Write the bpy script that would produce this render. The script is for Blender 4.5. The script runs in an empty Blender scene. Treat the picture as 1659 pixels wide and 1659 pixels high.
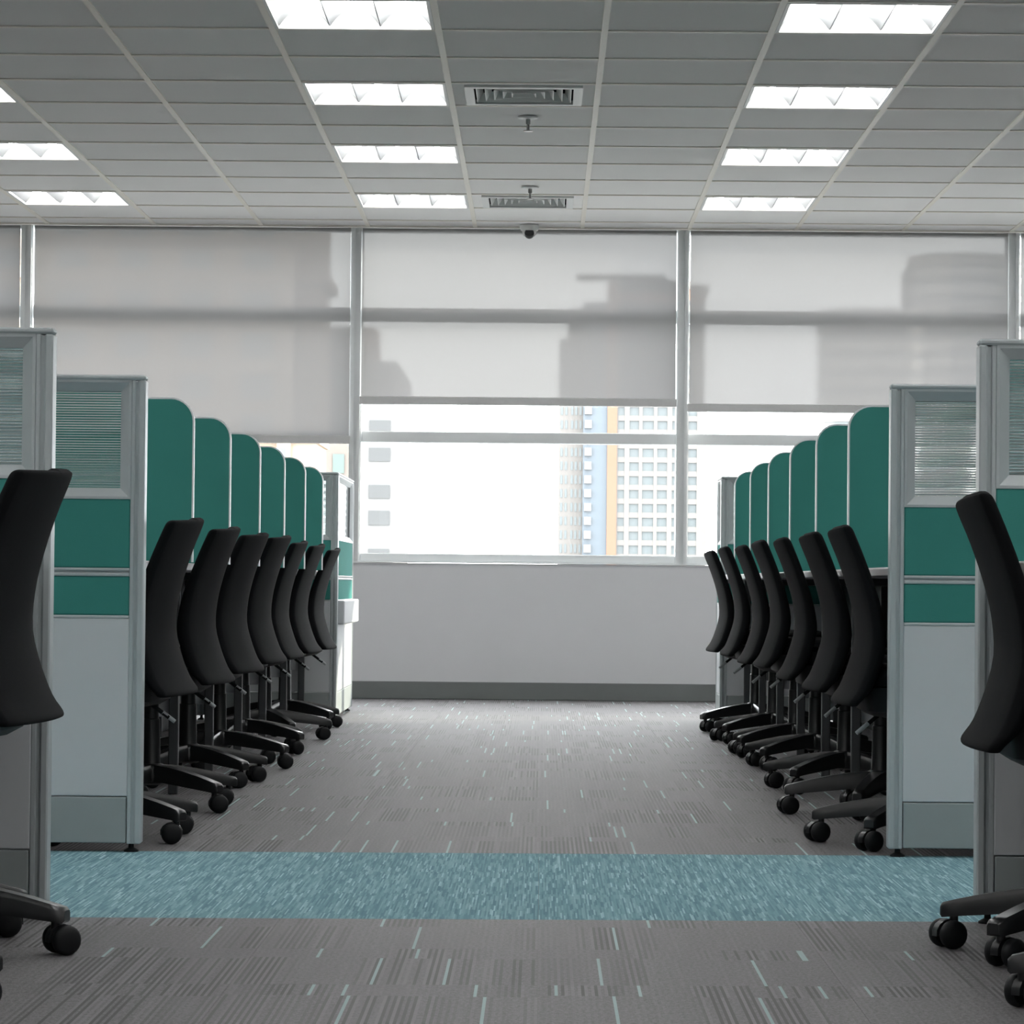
import bpy, bmesh, math, random
from mathutils import Vector, Matrix, noise
R = math.radians
rnd = random.Random(7)
scn = bpy.context.scene
col = scn.collection

# ------------------------------------------------------------------ camera
F_PX = 5098.7
cam_d = bpy.data.cameras.new('camera')
cam_d.sensor_width = 36.0
cam_d.lens = F_PX / 1659 * 36.0
cam_d.clip_start = 0.1
cam_d.clip_end = 4000
cam = bpy.data.objects.new('camera', cam_d)
col.objects.link(cam)
PITCH, YAW, ROLL = 0.0225347, 0.0095559, -0.0093688
EYE = 0.655
_r = Matrix.Rotation(YAW, 3, 'Z') @ Matrix.Rotation(PITCH, 3, 'X')
_ri, _fw, _up = _r @ Vector((1, 0, 0)), _r @ Vector((0, 1, 0)), _r @ Vector((0, 0, 1))
_r2 = math.cos(ROLL) * _ri - math.sin(ROLL) * _up
_u2 = math.sin(ROLL) * _ri + math.cos(ROLL) * _up
cam.matrix_world = Matrix(((_r2.x, _u2.x, -_fw.x, 0), (_r2.y, _u2.y, -_fw.y, 0), (_r2.z, _u2.z, -_fw.z, EYE), (0, 0, 0, 1)))
scn.camera = cam

# ------------------------------------------------------------------ world, sun, exposure
SKY = 14.5
TUBE = 41.0
world = bpy.data.worlds.new('world')
scn.world = world
world.use_nodes = True
wn, wl = world.node_tree.nodes, world.node_tree.links
wn.clear()
wo = wn.new('ShaderNodeOutputWorld')
wb = wn.new('ShaderNodeBackground')
wtc = wn.new('ShaderNodeTexCoord')
wno = wn.new('ShaderNodeTexNoise')
wno.inputs['Scale'].default_value = 5.0
wno.inputs['Detail'].default_value = 4.0
wrp = wn.new('ShaderNodeValToRGB')
wrp.color_ramp.elements[0].position = 0.35
wrp.color_ramp.elements[0].color = (0.84, 0.84, 0.89, 1)
wrp.color_ramp.elements[1].position = 0.65
wrp.color_ramp.elements[1].color = (1.0, 0.985, 0.965, 1)
wl.new(wtc.outputs['Generated'], wno.inputs['Vector'])
wl.new(wno.outputs['Fac'], wrp.inputs['Fac'])
wl.new(wrp.outputs['Color'], wb.inputs['Color'])
wb.inputs['Strength'].default_value = SKY
wl.new(wb.outputs['Background'], wo.inputs['Surface'])

sun_d = bpy.data.lights.new('sun', 'SUN')
sun_d.energy = 7.0
sun_d.angle = R(1.0)
sun_d.color = (1.0, 0.9, 0.74)
sun = bpy.data.objects.new('sun', sun_d)
sun.rotation_euler = Vector((-0.90, -0.40, -0.17)).to_track_quat('-Z', 'Y').to_euler()
col.objects.link(sun)

scn.view_settings.view_transform = 'Standard'
scn.view_settings.look = 'None'
scn.view_settings.exposure = 0.0
scn.view_settings.gamma = 1.0
scn.view_settings.use_curve_mapping = False
scn.cycles.use_denoising = True
scn.cycles.max_bounces = 10
scn.cycles.diffuse_bounces = 6
scn.cycles.transparent_max_bounces = 16
scn.cycles.transmission_bounces = 10
scn.cycles.caustics_reflective = False
scn.cycles.caustics_refractive = False
scn.cycles.sample_clamp_indirect = 6.0

# ------------------------------------------------------------------ materials
def srgb(r, g, b):
    f = lambda c: (c / 255 / 12.92) if c <= 10 else ((c / 255 + 0.055) / 1.055) ** 2.4
    return (f(r), f(g), f(b), 1)

class NT:
    def __init__(s, name):
        s.m = bpy.data.materials.new(name)
        s.m.use_nodes = True
        s.n, s.l = s.m.node_tree.nodes, s.m.node_tree.links
        s.n.clear()
        s.out = s.n.new('ShaderNodeOutputMaterial')
    def node(s, t, **kw):
        x = s.n.new(t)
        for k, v in kw.items(): setattr(x, k, v)
        return x
    def set(s, inp, v):
        if hasattr(v, 'is_output') or isinstance(v, bpy.types.NodeSocket): s.l.new(v, inp)
        else: inp.default_value = v
    def math(s, op, a, b=0.0, c=0.0, clamp=False):
        x = s.node('ShaderNodeMath', operation=op); x.use_clamp = clamp
        s.set(x.inputs[0], a); s.set(x.inputs[1], b); s.set(x.inputs[2], c)
        return x.outputs[0]
    def mix(s, f, a, b):
        x = s.node('ShaderNodeMix', data_type='RGBA')
        s.set(x.inputs['Factor'], f)
        s.set(x.inputs[6], a); s.set(x.inputs[7], b)
        return x.outputs[2]
    def tex(s, kind, vec=None, **kw):
        x = s.node(kind)
        if vec is not None: s.l.new(vec, x.inputs['Vector'])
        for k, v in kw.items(): x.inputs[k].default_value = v
        return x
    def coord(s, which='Object', scale=None):
        c = s.node('ShaderNodeTexCoord').outputs[which]
        if scale is None: return c
        mp = s.node('ShaderNodeMapping'); mp.inputs['Scale'].default_value = scale
        s.l.new(c, mp.inputs['Vector'])
        return mp.outputs['Vector']
    def surf(s, color, rough=0.6, metal=0.0, spec=0.5, bump=None, bstr=0.1, **kw):
        p = s.node('ShaderNodeBsdfPrincipled')
        s.set(p.inputs['Base Color'], color); s.set(p.inputs['Roughness'], rough)
        p.inputs['Metallic'].default_value = metal
        p.inputs['Specular IOR Level'].default_value = spec
        for k, v in kw.items(): s.set(p.inputs[k.replace('_', ' ')], v)
        if bump is not None:
            b = s.node('ShaderNodeBump'); b.inputs['Strength'].default_value = bstr
            b.inputs['Distance'].default_value = 0.002
            s.l.new(bump, b.inputs['Height']); s.l.new(b.outputs[0], p.inputs['Normal'])
        s.l.new(p.outputs[0], s.out.inputs['Surface'])
        return s.m

def grainy(name, c, rough=0.6, var=0.08, scale=60.0, spec=0.4, metal=0.0, bstr=0.05, stretch=(1, 1, 1)):
    t = NT(name)
    n = t.tex('ShaderNodeTexNoise', t.coord('Object', tuple(scale * k for k in stretch)), Scale=1.0, Detail=3.0)
    lo = tuple(x * (1 - var) for x in c[:3]) + (1,)
    hi = tuple(min(1, x * (1 + var)) for x in c[:3]) + (1,)
    return t.surf(t.mix(n.outputs['Fac'], lo, hi), rough, metal, spec, n.outputs['Fac'], bstr)

M = {}
M['alu'] = grainy('satin_grey_aluminium', srgb(184, 192, 194), 0.38, 0.03, 40, 0.45)
M['alu_dark'] = grainy('shadow_grey_aluminium', srgb(128, 136, 138), 0.45, 0.03, 40)
M['laminate'] = grainy('pale_grey_laminate', srgb(212, 216, 219), 0.45, 0.02, 12)
M['kick'] = grainy('mid_grey_steel', srgb(160, 168, 168), 0.5, 0.03, 30)
M['white_edge'] = grainy('white_edging', srgb(235, 238, 240), 0.4, 0.02, 30)
M['desk'] = grainy('pale_grey_desktop', srgb(212, 210, 214), 0.45, 0.03, 30)
M['leg'] = grainy('dark_grey_leg', srgb(74, 77, 79), 0.4, 0.05, 40)
M['charcoal'] = grainy('charcoal_desk_shade', srgb(52, 56, 58), 0.6, 0.06, 40)  # dark colour stands in for the shade under the desks
M['black'] = grainy('black_plastic', (0.010, 0.011, 0.012, 1), 0.55, 0.15, 80, 0.2, 0, 0.05)
M['black_sheen'] = grainy('smooth_black_plastic', (0.013, 0.014, 0.015, 1), 0.3, 0.1, 60, 0.5, 0, 0.0)
M['steel'] = grainy('brushed_steel', srgb(190, 192, 194), 0.3, 0.05, 40, 0.5, 0.7)
M['wall_white'] = grainy('white_painted_wall', srgb(244, 244, 244), 0.75, 0.02, 6, 0.3)
M['wall'] = grainy('painted_wall', srgb(220, 221, 224), 0.75, 0.02, 6, 0.3)
M['skirting'] = grainy('grey_skirting', srgb(116, 120, 120), 0.6, 0.04, 20)
M['win_frame'] = grainy('powder_coated_window_frame', srgb(222, 225, 226), 0.4, 0.02, 20)
M['tee'] = grainy('cream_white_ceiling_tee', srgb(236, 232, 222), 0.5, 0.02, 20)
M['vent'] = grainy('white_vent_metal', srgb(226, 228, 226), 0.45, 0.02, 20)
M['vent_dark'] = grainy('dark_vent_inside', srgb(70, 76, 78), 0.7, 0.05, 20)
M['reflector'] = grainy('bright_lamp_reflector', (0.86, 0.88, 0.9, 1), 0.29, 0.01, 20, 0.6, 0.92, 0.0)
M['camera_white'] = grainy('off_white_camera_plastic', srgb(225, 225, 222), 0.4, 0.02, 30)
M['camera_eye'] = grainy('dark_camera_dome', (0.015, 0.015, 0.018, 1), 0.15, 0.05, 30, 0.6)
M['chrome'] = grainy('dull_chrome', srgb(150, 150, 148), 0.3, 0.05, 40, 0.5, 0.8)
M['far_white'] = grainy('white_render', (0.146, 0.148, 0.148, 1), 0.8, 0.03, 0.3)
M['far_beige'] = grainy('beige_stone_facade', (0.250, 0.195, 0.145, 1), 0.8, 0.08, 0.2)
M['far_pink'] = grainy('pinkish_beige_render', (0.128, 0.112, 0.099, 1), 0.8, 0.05, 0.2)
M['far_cream'] = grainy('cream_tower_cladding', (0.128, 0.121, 0.114, 1), 0.8, 0.04, 0.2)
M['far_orange'] = grainy('orange_tower_pilaster', (0.165, 0.092, 0.062, 1), 0.8, 0.04, 0.2)
M['far_glass'] = grainy('pale_blue_tower_glass', (0.072, 0.088, 0.092, 1), 0.25, 0.1, 0.15, 0.5)
M['far_blue'] = grainy('blue_curtain_glass', (0.062, 0.082, 0.100, 1), 0.25, 0.12, 0.15, 0.5)
M['far_window'] = grainy('grey_far_window', (0.058, 0.062, 0.064, 1), 0.4, 0.1, 0.15, 0.5)
M['far_teal'] = grainy('teal_far_glass', (0.075, 0.105, 0.098, 1), 0.4, 0.1, 0.15, 0.5)
M['far_grey'] = grainy('grey_far_concrete', (0.095, 0.097, 0.097, 1), 0.8, 0.06, 0.15)
M['far_gloss'] = grainy('pale_glazed_tower_band', (0.28, 0.27, 0.25, 1), 0.36, 0.05, 0.15, 0.5, 0.55)
M['far_roof'] = grainy('dark_roof_steel', (0.028, 0.028, 0.028, 1), 0.8, 0.06, 0.15)
M['city'] = grainy('city_ground', (0.30, 0.30, 0.29, 1), 0.9, 0.2, 0.02)

def fabric(name, c, var=0.16, scale=900):
    t = NT(name)
    n = t.tex('ShaderNodeTexNoise', t.coord('Object', (scale, scale, scale)), Scale=1.0, Detail=2.0)
    n2 = t.tex('ShaderNodeTexNoise', t.coord('Object', (6, 6, 6)), Scale=1.0, Detail=3.0)
    lo = tuple(x * (1 - var) for x in c[:3]) + (1,)
    hi = tuple(min(1, x * (1 + var)) for x in c[:3]) + (1,)
    f = t.math('ADD', t.math('MULTIPLY', n.outputs['Fac'], 0.7), t.math('MULTIPLY', n2.outputs['Fac'], 0.3))
    return t.surf(t.mix(f, lo, hi), 0.9, 0, 0.15, n.outputs['Fac'], 0.25)
M['teal'] = fabric('teal_woven_fabric', (0.056, 0.262, 0.232, 1))
M['mesh_black'] = fabric('black_mesh_fabric', (0.0055, 0.0062, 0.0072, 1), 0.3, 700)
M['mesh_black'].node_tree.nodes['Principled BSDF'].inputs['Specular IOR Level'].default_value = 0.12

def ceiling_tile_mat():
    t = NT('mineral_fibre_ceiling_tile')
    n = t.tex('ShaderNodeTexNoise', t.coord('Object', (220, 220, 220)), Scale=1.0, Detail=4.0)
    n.inputs['Roughness'].default_value = 0.7
    oi = t.node('ShaderNodeObjectInfo')
    k = t.math('ADD', 0.97, t.math('MULTIPLY', oi.outputs['Random'], 0.05))
    c = t.mix(n.outputs['Fac'], (0.82, 0.815, 0.80, 1), (0.90, 0.895, 0.88, 1))
    h = t.node('ShaderNodeVectorMath', operation='SCALE')
    t.l.new(c, h.inputs[0]); t.l.new(k, h.inputs['Scale'])
    return t.surf(h.outputs[0], 0.9, 0, 0.1, n.outputs['Fac'], 0.3)
M['ceiling_tile'] = ceiling_tile_mat()

def carpet_mat(teal):
    t = NT('teal_flecked_carpet' if teal else 'grey_striped_carpet')
    oc = t.node('ShaderNodeTexCoord').outputs['Object']
    sp = t.node('ShaderNodeSeparateXYZ'); t.l.new(oc, sp.inputs[0])
    x, y = sp.outputs[0], sp.outputs[1]
    oi = t.node('ShaderNodeObjectInfo')
    rz = t.math('MULTIPLY', oi.outputs['Random'], 57.3)
    grain = t.tex('ShaderNodeTexNoise', t.coord('Object', (330, 240, 330)), Scale=1.0, Detail=3.0)
    if teal:
        cx = t.node('ShaderNodeCombineXYZ')
        colm = t.math('FLOOR', t.math('MULTIPLY', x, 300.0))
        wn_ = t.node('ShaderNodeTexWhiteNoise', noise_dimensions='2D')
        cv = t.node('ShaderNodeCombineXYZ'); t.l.new(colm, cv.inputs[0]); t.l.new(rz, cv.inputs[1]); t.l.new(cv.outputs[0], wn_.inputs['Vector'])
        off = t.math('MULTIPLY', wn_.outputs['Value'], 40.0)
        rowm = t.math('FLOOR', t.math('ADD', t.math('MULTIPLY', y, 10.0), off))
        w2 = t.node('ShaderNodeTexWhiteNoise', noise_dimensions='3D')
        cv2 = t.node('ShaderNodeCombineXYZ'); t.l.new(colm, cv2.inputs[0]); t.l.new(rowm, cv2.inputs[1]); t.l.new(rz, cv2.inputs[2]); t.l.new(cv2.outputs[0], w2.inputs['Vector'])
        rp = t.node('ShaderNodeValToRGB')
        e = rp.color_ramp.elements
        e[0].position = 0.0; e[0].color = (0.115, 0.225, 0.275, 1)
        e[1].position = 1.0; e[1].color = (0.50, 0.72, 0.75, 1)
        for p, c in ((0.3, (0.17, 0.31, 0.36, 1)), (0.6, (0.23, 0.40, 0.45, 1)), (0.88, (0.31, 0.50, 0.54, 1))):
            q = e.new(p); q.color = c
        t.l.new(w2.outputs['Value'], rp.inputs[0])
        c = t.mix(t.math('MULTIPLY', grain.outputs['Fac'], 0.5), rp.outputs[0], (0.223, 0.398, 0.450, 1))
        return t.surf(c, 0.95, 0, 0.1, w2.outputs['Value'], 0.25)
    band = t.math('GREATER_THAN', y, 0.372)
    colm = t.math('FLOOR', t.math('MULTIPLY', x, 186.0))
    cv = t.node('ShaderNodeCombineXYZ'); t.l.new(colm, cv.inputs[0]); t.l.new(band, cv.inputs[1]); t.l.new(rz, cv.inputs[2])
    w1 = t.node('ShaderNodeTexWhiteNoise', noise_dimensions='3D'); t.l.new(cv.outputs[0], w1.inputs['Vector'])
    pv = t.node('ShaderNodeCombineXYZ')
    t.l.new(t.math('MULTIPLY', x, 5.0), pv.inputs[0]); t.l.new(t.math('MULTIPLY', band, 7.3), pv.inputs[1]); t.l.new(rz, pv.inputs[2])
    patch = t.tex('ShaderNodeTexNoise', pv.outputs[0], Scale=1.0, Detail=1.0)
    pm = t.node('ShaderNodeMapRange'); pm.inputs[1].default_value = 0.48; pm.inputs[2].default_value = 0.60
    t.l.new(patch.outputs['Fac'], pm.inputs[0])
    alt = t.math('ABSOLUTE', t.math('MODULO', colm, 2.0))
    dark = t.math('MULTIPLY', t.math('MULTIPLY', alt, t.math('GREATER_THAN', w1.outputs['Value'], 0.28)), t.math('ADD', t.math('MULTIPLY', pm.outputs[0], 0.88), 0.08))
    lite = t.math('MULTIPLY', t.math('MULTIPLY', t.math('SUBTRACT', 1.0, alt), t.math('LESS_THAN', w1.outputs['Value'], 0.45)), t.math('ADD', t.math('MULTIPLY', pm.outputs[0], 0.35), 0.12))
    mint = t.math('GREATER_THAN', w1.outputs['Value'], 0.984)
    grain2 = t.tex('ShaderNodeTexNoise', t.coord('Object', (150, 70, 150)), Scale=1.0, Detail=5.0)
    gm = t.node('ShaderNodeMapRange'); gm.inputs[1].default_value = 0.33; gm.inputs[2].default_value = 0.67
    t.l.new(t.math('ADD', t.math('MULTIPLY', grain.outputs['Fac'], 0.5), t.math('MULTIPLY', grain2.outputs['Fac'], 0.5)), gm.inputs[0])
    g = t.mix(gm.outputs[0], (0.075, 0.071, 0.074, 1), (0.245, 0.237, 0.245, 1))
    c = t.mix(dark, g, (0.058, 0.054, 0.056, 1))
    c = t.mix(lite, c, (0.27, 0.262, 0.27, 1))
    c = t.mix(t.math('MULTIPLY', mint, 0.75), c, (0.46, 0.62, 0.63, 1))
    return t.surf(c, 0.62, 0, 0.3, grain.outputs['Fac'], 0.35)
M['carpet'] = carpet_mat(False)
M['carpet_teal'] = carpet_mat(True)

def emit_mat(name, c, s):
    t = NT(name)
    e = t.node('ShaderNodeEmission'); e.inputs[0].default_value = c; e.inputs[1].default_value = s
    t.l.new(e.outputs[0], t.out.inputs['Surface'])
    return t.m
M['tube'] = emit_mat('lit_fluorescent_tube', (1.0, 0.985, 0.97, 1), TUBE)

def pane_mat():
    t = NT('clear_window_glass')
    tr = t.node('ShaderNodeBsdfTransparent'); tr.inputs[0].default_value = (0.94, 0.96, 0.96, 1)
    gl = t.node('ShaderNodeBsdfGlossy'); gl.inputs['Roughness'].default_value = 0.02
    lw = t.node('ShaderNodeLayerWeight'); lw.inputs['Blend'].default_value = 0.5
    fr = t.math('ADD', t.math('MULTIPLY', t.math('POWER', lw.outputs['Facing'], 5.0), 0.55), 0.03)
    mx = t.node('ShaderNodeMixShader')
    t.l.new(fr, mx.inputs[0]); t.l.new(tr.outputs[0], mx.inputs[1]); t.l.new(gl.outputs[0], mx.inputs[2])
    t.l.new(mx.outputs[0], t.out.inputs['Surface'])
    return t.m
M['pane'] = pane_mat()

def blind_mat():
    t = NT('sheer_roller_blind_fabric')
    n = t.tex('ShaderNodeTexNoise', t.coord('Object', (160, 1, 500)), Scale=1.0, Detail=2.0)
    k = t.mix(n.outputs['Fac'], (0.94, 0.94, 0.95, 1), (1, 1, 1, 1))
    rf = t.node('ShaderNodeBsdfRefraction'); rf.inputs['IOR'].default_value = 1.012; rf.inputs['Roughness'].default_value = 0.27
    rf.inputs[0].default_value = (1, 1, 1, 1)
    trn = t.node('ShaderNodeBsdfTranslucent')
    dif = t.node('ShaderNodeBsdfDiffuse')
    def tint(c):
        m_ = t.node('ShaderNodeMix', data_type='RGBA', blend_type='MULTIPLY'); m_.inputs['Factor'].default_value = 1
        t.l.new(k, m_.inputs[6]); m_.inputs[7].default_value = c
        return m_.outputs[2]
    t.l.new(tint((0.088, 0.086, 0.086, 1)), trn.inputs[0])
    t.l.new(tint((0.55, 0.55, 0.55, 1)), dif.inputs[0])
    m1 = t.node('ShaderNodeMixShader'); m1.inputs[0].default_value = 0.45
    t.l.new(trn.outputs[0], m1.inputs[1]); t.l.new(dif.outputs[0], m1.inputs[2])
    m2 = t.node('ShaderNodeMixShader'); m2.inputs[0].default_value = 0.0205
    t.l.new(m1.outputs[0], m2.inputs[1]); t.l.new(rf.outputs[0], m2.inputs[2])
    t.l.new(m2.outputs[0], t.out.inputs['Surface'])
    return t.m
M['blind'] = blind_mat()
M['hem'] = grainy('grey_blind_hem', srgb(200, 200, 200), 0.6, 0.05, 60)

def ribbed_glass():
    t = NT('ribbed_greenish_glass')
    return t.surf((0.80, 0.90, 0.90, 1), 0.06, 0, 0.5, None, 0, Transmission_Weight=1.0, IOR=1.45)
M['ribbed'] = ribbed_glass()

# ------------------------------------------------------------------ mesh helpers
class MB:
    def __init__(s): s.v, s.f = [], []
    def add(s, vs, fs):
        o = len(s.v); s.v += [tuple(p) for p in vs]; s.f += [tuple(i + o for i in q) for q in fs]
        return s
    def box(s, x0, x1, y0, y1, z0, z1):
        vs = [(x, y, z) for z in (z0, z1) for y in (y0, y1) for x in (x0, x1)]
        return s.add(vs, [(0, 2, 3, 1), (4, 5, 7, 6), (0, 1, 5, 4), (2, 6, 7, 3), (0, 4, 6, 2), (1, 3, 7, 5)])
    def cbox(s, x0, x1, y0, y1, z0, z1, b=0.003):
        """box with chamfered edges"""
        b = min(b, (x1 - x0) * .45, (y1 - y0) * .45, (z1 - z0) * .45)
        bm = bmesh.new()
        bmesh.ops.create_cube(bm, size=1.0)
        for v in bm.verts:
            v.co = Vector(((x0 + x1) / 2 + v.co.x * (x1 - x0), (y0 + y1) / 2 + v.co.y * (y1 - y0), (z0 + z1) / 2 + v.co.z * (z1 - z0)))
        bmesh.ops.bevel(bm, geom=list(bm.edges), offset=b, segments=1, affect='EDGES')
        bm.verts.index_update()
        s.add([v.co for v in bm.verts], [[v.index for v in f.verts] for f in bm.faces])
        bm.free()
        return s
    def loft(s, rings, cap0=True, cap1=True, closed=True):
        n = len(rings[0]); vs = [p for r_ in rings for p in r_]; fs = []
        for i in range(len(rings) - 1):
            for j in range(n if closed else n - 1):
                a, b_ = i * n + j, i * n + (j + 1) % n
                fs.append((a, b_, b_ + n, a + n))
        if cap0: fs.append(tuple(range(n - 1, -1, -1)))
        if cap1: fs.append(tuple((len(rings) - 1) * n + j for j in range(n)))
        return s.add(vs, fs)
    def lathe(s, prof, c=(0, 0, 0), n=16, axis='Z'):
        rings = []
        for (r_, h) in prof:
            ring = []
            for j in range(n):
                a = 2 * math.pi * j / n
                p = (r_ * math.cos(a), r_ * math.sin(a), h)
                if axis == 'Y': p = (p[0], h, -p[1])
                if axis == 'X': p = (h, p[0], p[1])
                ring.append((c[0] + p[0], c[1] + p[1], c[2] + p[2]))
            rings.append(ring)
        return s.loft(rings)
    def tube(s, p, q, r0, r1=None, n=10):
        r1 = r0 if r1 is None else r1
        p, q = Vector(p), Vector(q); d = (q - p).normalized()
        a = d.orthogonal().normalized(); b_ = d.cross(a)
        rg = lambda c, r_: [c + r_ * (math.cos(2 * math.pi * j / n) * a + math.sin(2 * math.pi * j / n) * b_) for j in range(n)]
        return s.loft([rg(p, r0), rg(q, r1)])
    def prism_y(s, poly, y0, y1):
        """poly of (x, z) extruded along y"""
        n = len(poly)
        vs = [(x, y0, z) for x, z in poly] + [(x, y1, z) for x, z in poly]
        fs = [(j, (j + 1) % n, n + (j + 1) % n, n + j) for j in range(n)] + [tuple(range(n - 1, -1, -1)), tuple(range(n, 2 * n))]
        return s.add(vs, fs)
    def mesh(s, name, mat, smooth=False):
        me = bpy.data.meshes.new(name)
        me.from_pydata(s.v, [], s.f)
        bm = bmesh.new(); bm.from_mesh(me); bmesh.ops.recalc_face_normals(bm, faces=bm.faces); bm.to_mesh(me); bm.free()
        me.materials.append(mat)
        if smooth:
            me.shade_smooth()
            try: me.set_sharp_from_angle(angle=R(40))
            except Exception: pass
        me.update()
        return me
    def build(s, name, mat, parent=None, smooth=False, loc=None):
        return put(name, s.mesh(name, mat, smooth), parent, loc)

def put(name, me, parent=None, loc=None):
    o = bpy.data.objects.new(name, me); col.objects.link(o)
    if parent is not None: o.parent = parent
    if loc is not None: o.location = loc
    return o
def empty(name, loc, rz=0.0):
    o = bpy.data.objects.new(name, None); col.objects.link(o)
    o.empty_display_size = 0.1
    o.location = loc; o.rotation_euler = (0, 0, rz)
    return o
def tag(o, label, cat, group=None, kind=None):
    if label: o['label'] = label
    if cat: o['category'] = cat
    if group: o['group'] = group
    if kind: o['kind'] = kind
    return o
def struct(o, label=None):
    o['kind'] = 'structure'
    if label: o['label'] = label
    return o
def copy_tree(o, parent=None):
    c = o.copy(); col.objects.link(c); c.parent = parent
    for ch in list(o.children): copy_tree(ch, c)
    return c

# ------------------------------------------------------------------ dimensions
H = 2.647                 # ceiling
YW = 17.65                # inner face of the window wall
XL, XR, YB = -7.2, 7.2, -4.2
TX0, TY0, T = -0.3897, 11.3193, 0.6     # ceiling grid

# ------------------------------------------------------------------ floor: carpet tiles
floor = struct(MB().box(XL, XR, YB, YW, -0.12, -0.006).build('floor', M['carpet']))
CT, SK = 0.5, 0.050       # carpet tile, slight skew of the laying lines
def tile_mesh(name, mat):
    g = 0.0003; m = MB()
    pts = [(g, g), (CT - g, g), (CT - g, CT - g), (g, CT - g)]
    lo = [(px, py + SK * px, -0.006) for px, py in pts]
    hi = [(px, py + SK * px, 0.0) for px, py in pts]
    return m.loft([lo, hi]).mesh(name, mat)
tm_g, tm_t = tile_mesh('carpet_tile', M['carpet']), tile_mesh('carpet_tile', M['carpet_teal'])
for i in range(-4, 4):
    for j in range(-5, 23):
        tl = 0 <= j < 3
        px = i * CT
        put('carpet_tile', tm_t if tl else tm_g, floor, (px, 6.145 + j * CT + SK * px, 0))
        # rows beyond the window wall are never reached (last row ends at 17.6)

# ------------------------------------------------------------------ ceiling: slab, tees, tiles, lights
ceiling = struct(MB().box(XL, XR, YB, YW, H + 0.10, H + 0.2).build('ceiling', M['vent_dark']))
tile_me = MB().cbox(0.006, T - 0.006, 0.006, T - 0.006, 0.004, 0.02, 0.002).mesh('ceiling_tile', M['ceiling_tile'])
LIGHT_ROWS = (-25, -22, -19, -16, -13, -10, -7, -4, -1, 2, 5, 8)
LIGHT_COLS = (-3, 0, 3, 6, 9, 12)      # column index, column k spans x from TX0+(k-4)*T
def lit_cell(k, j): return k in LIGHT_COLS and j in LIGHT_ROWS
VENT_CELLS = ((4, 2), (4, 8))
K0, K1, J1 = -1, 10, 10
for k in range(K0, K1):
    for j in range(-1, J1 + 1):
        if lit_cell(k, j) or (k, j) in VENT_CELLS: continue
        x, y = TX0 + (k - 4) * T, TY0 + j * T
        if y + T > YW:
            o = put('ceiling_tile', tile_me, ceiling, (x, y, H)); o.scale = (1, max(0.05, (YW - y - 0.004) / T), 1)
        else: put('ceiling_tile', tile_me, ceiling, (x, y, H))
# remaining tiles outside the picture: one joined part
rest = MB()
for k in range(-8, 17):
    for j in range(-26, J1 + 1):
        if (K0 <= k < K1 and j >= -1) or lit_cell(k, j): continue
        x, y = TX0 + (k - 4) * T, TY0 + j * T
        if x < XL or x + T > XR: continue
        rest.box(x + .004, x + T - .004, y + .004, min(y + T, YW) - .004, H + .004, H + .02)
o = rest.build('ceiling_tile_field', M['ceiling_tile'], ceiling); o['kind'] = 'stuff'
tee_me = MB().box(-0.012, 0.012, 0, YW - (TY0 - 26 * T), -0.0015, 0.02).mesh('main_tee', M['tee'])
for k in range(-8, 18):
    x = TX0 + (k - 4) * T
    if XL < x < XR: put('main_tee', tee_me, ceiling, (x, TY0 - 26 * T, H))
cross_me = MB().box(0.012, T - 0.012, -0.012, 0.012, -0.0008, 0.02).mesh('cross_tee', M['tee'])
n_cross = 0
far_cross = MB()
for k in range(-8, 17):
    for j in range(-26, J1 + 1):
        x, y = TX0 + (k - 4) * T, TY0 + j * T
        if x < XL or x + T > XR: continue
        if K0 <= k < K1 and j >= -1: put('cross_tee', cross_me, ceiling, (x, y, H))
        else: far_cross.box(x + .012, x + T - .012, y - .012, y + .012, H - .0008, H + .02)
o = far_cross.build('cross_tee_field', M['tee'], ceiling); o['kind'] = 'stuff'
MB().box(XL, XR, YW - 0.06, YW, H - 0.003, H + 0.02).build('edge_trim', M['tee'], ceiling)

# recessed light: housing, three trough reflectors, three tubes
def housing_mesh():
    m = MB(); a, b_ = 0.013, T - 0.013; d = 0.085
    for (x0, x1, y0, y1) in ((a, a + .012, a, b_), (b_ - .012, b_, a, b_), (a + .012, b_ - .012, a, a + .012), (a + .012, b_ - .012, b_ - .012, b_)):
        m.box(x0, x1, y0, y1, -0.002, d)
    m.box(a, b_, a, b_, d, d + 0.004)
    return m.mesh('housing', M['vent'])
def trough_mesh():
    m = MB(); w = (T - 0.05) / 3; n = 12
    rings = []
    prof = []
    for i in range(n + 1):
        u = -1 + 2 * i / n
        prof.append((u * w / 2 * 0.985, 0.008 + 0.064 * (1 - u * u)))
    a = [(px, 0.026, pz) for px, pz in prof]; b_ = [(px, T - 0.026, pz) for px, pz in prof]
    a2 = [(px, 0.026, pz + 0.003) for px, pz in prof]; b2 = [(px, T - 0.026, pz + 0.003) for px, pz in prof]
    k = n + 1
    m.add(a + b_ + a2 + b2, [(i, i + 1, k + i + 1, k + i) for i in range(n)] + [(2 * k + i, 3 * k + i, 3 * k + i + 1, 2 * k + i + 1) for i in range(n)]
          + [(0, k, 3 * k, 2 * k), (n, 2 * k + n, 3 * k + n, k + n)])
    return m.mesh('reflector', M['reflector'], True)
def tube_mesh():
    m = MB(); m.tube((0, 0.045, 0.040), (0, T - 0.045, 0.040), 0.013, n=8)
    return m.mesh('lamp_tube', M['tube'], True)
def louvre_mesh():
    m = MB(); w = (T - 0.056)
    m.box(0.028, T - 0.028, -0.0015, 0.0015, 0.004, 0.022)
    return m.mesh('louvre_blade', M['reflector'])
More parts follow.
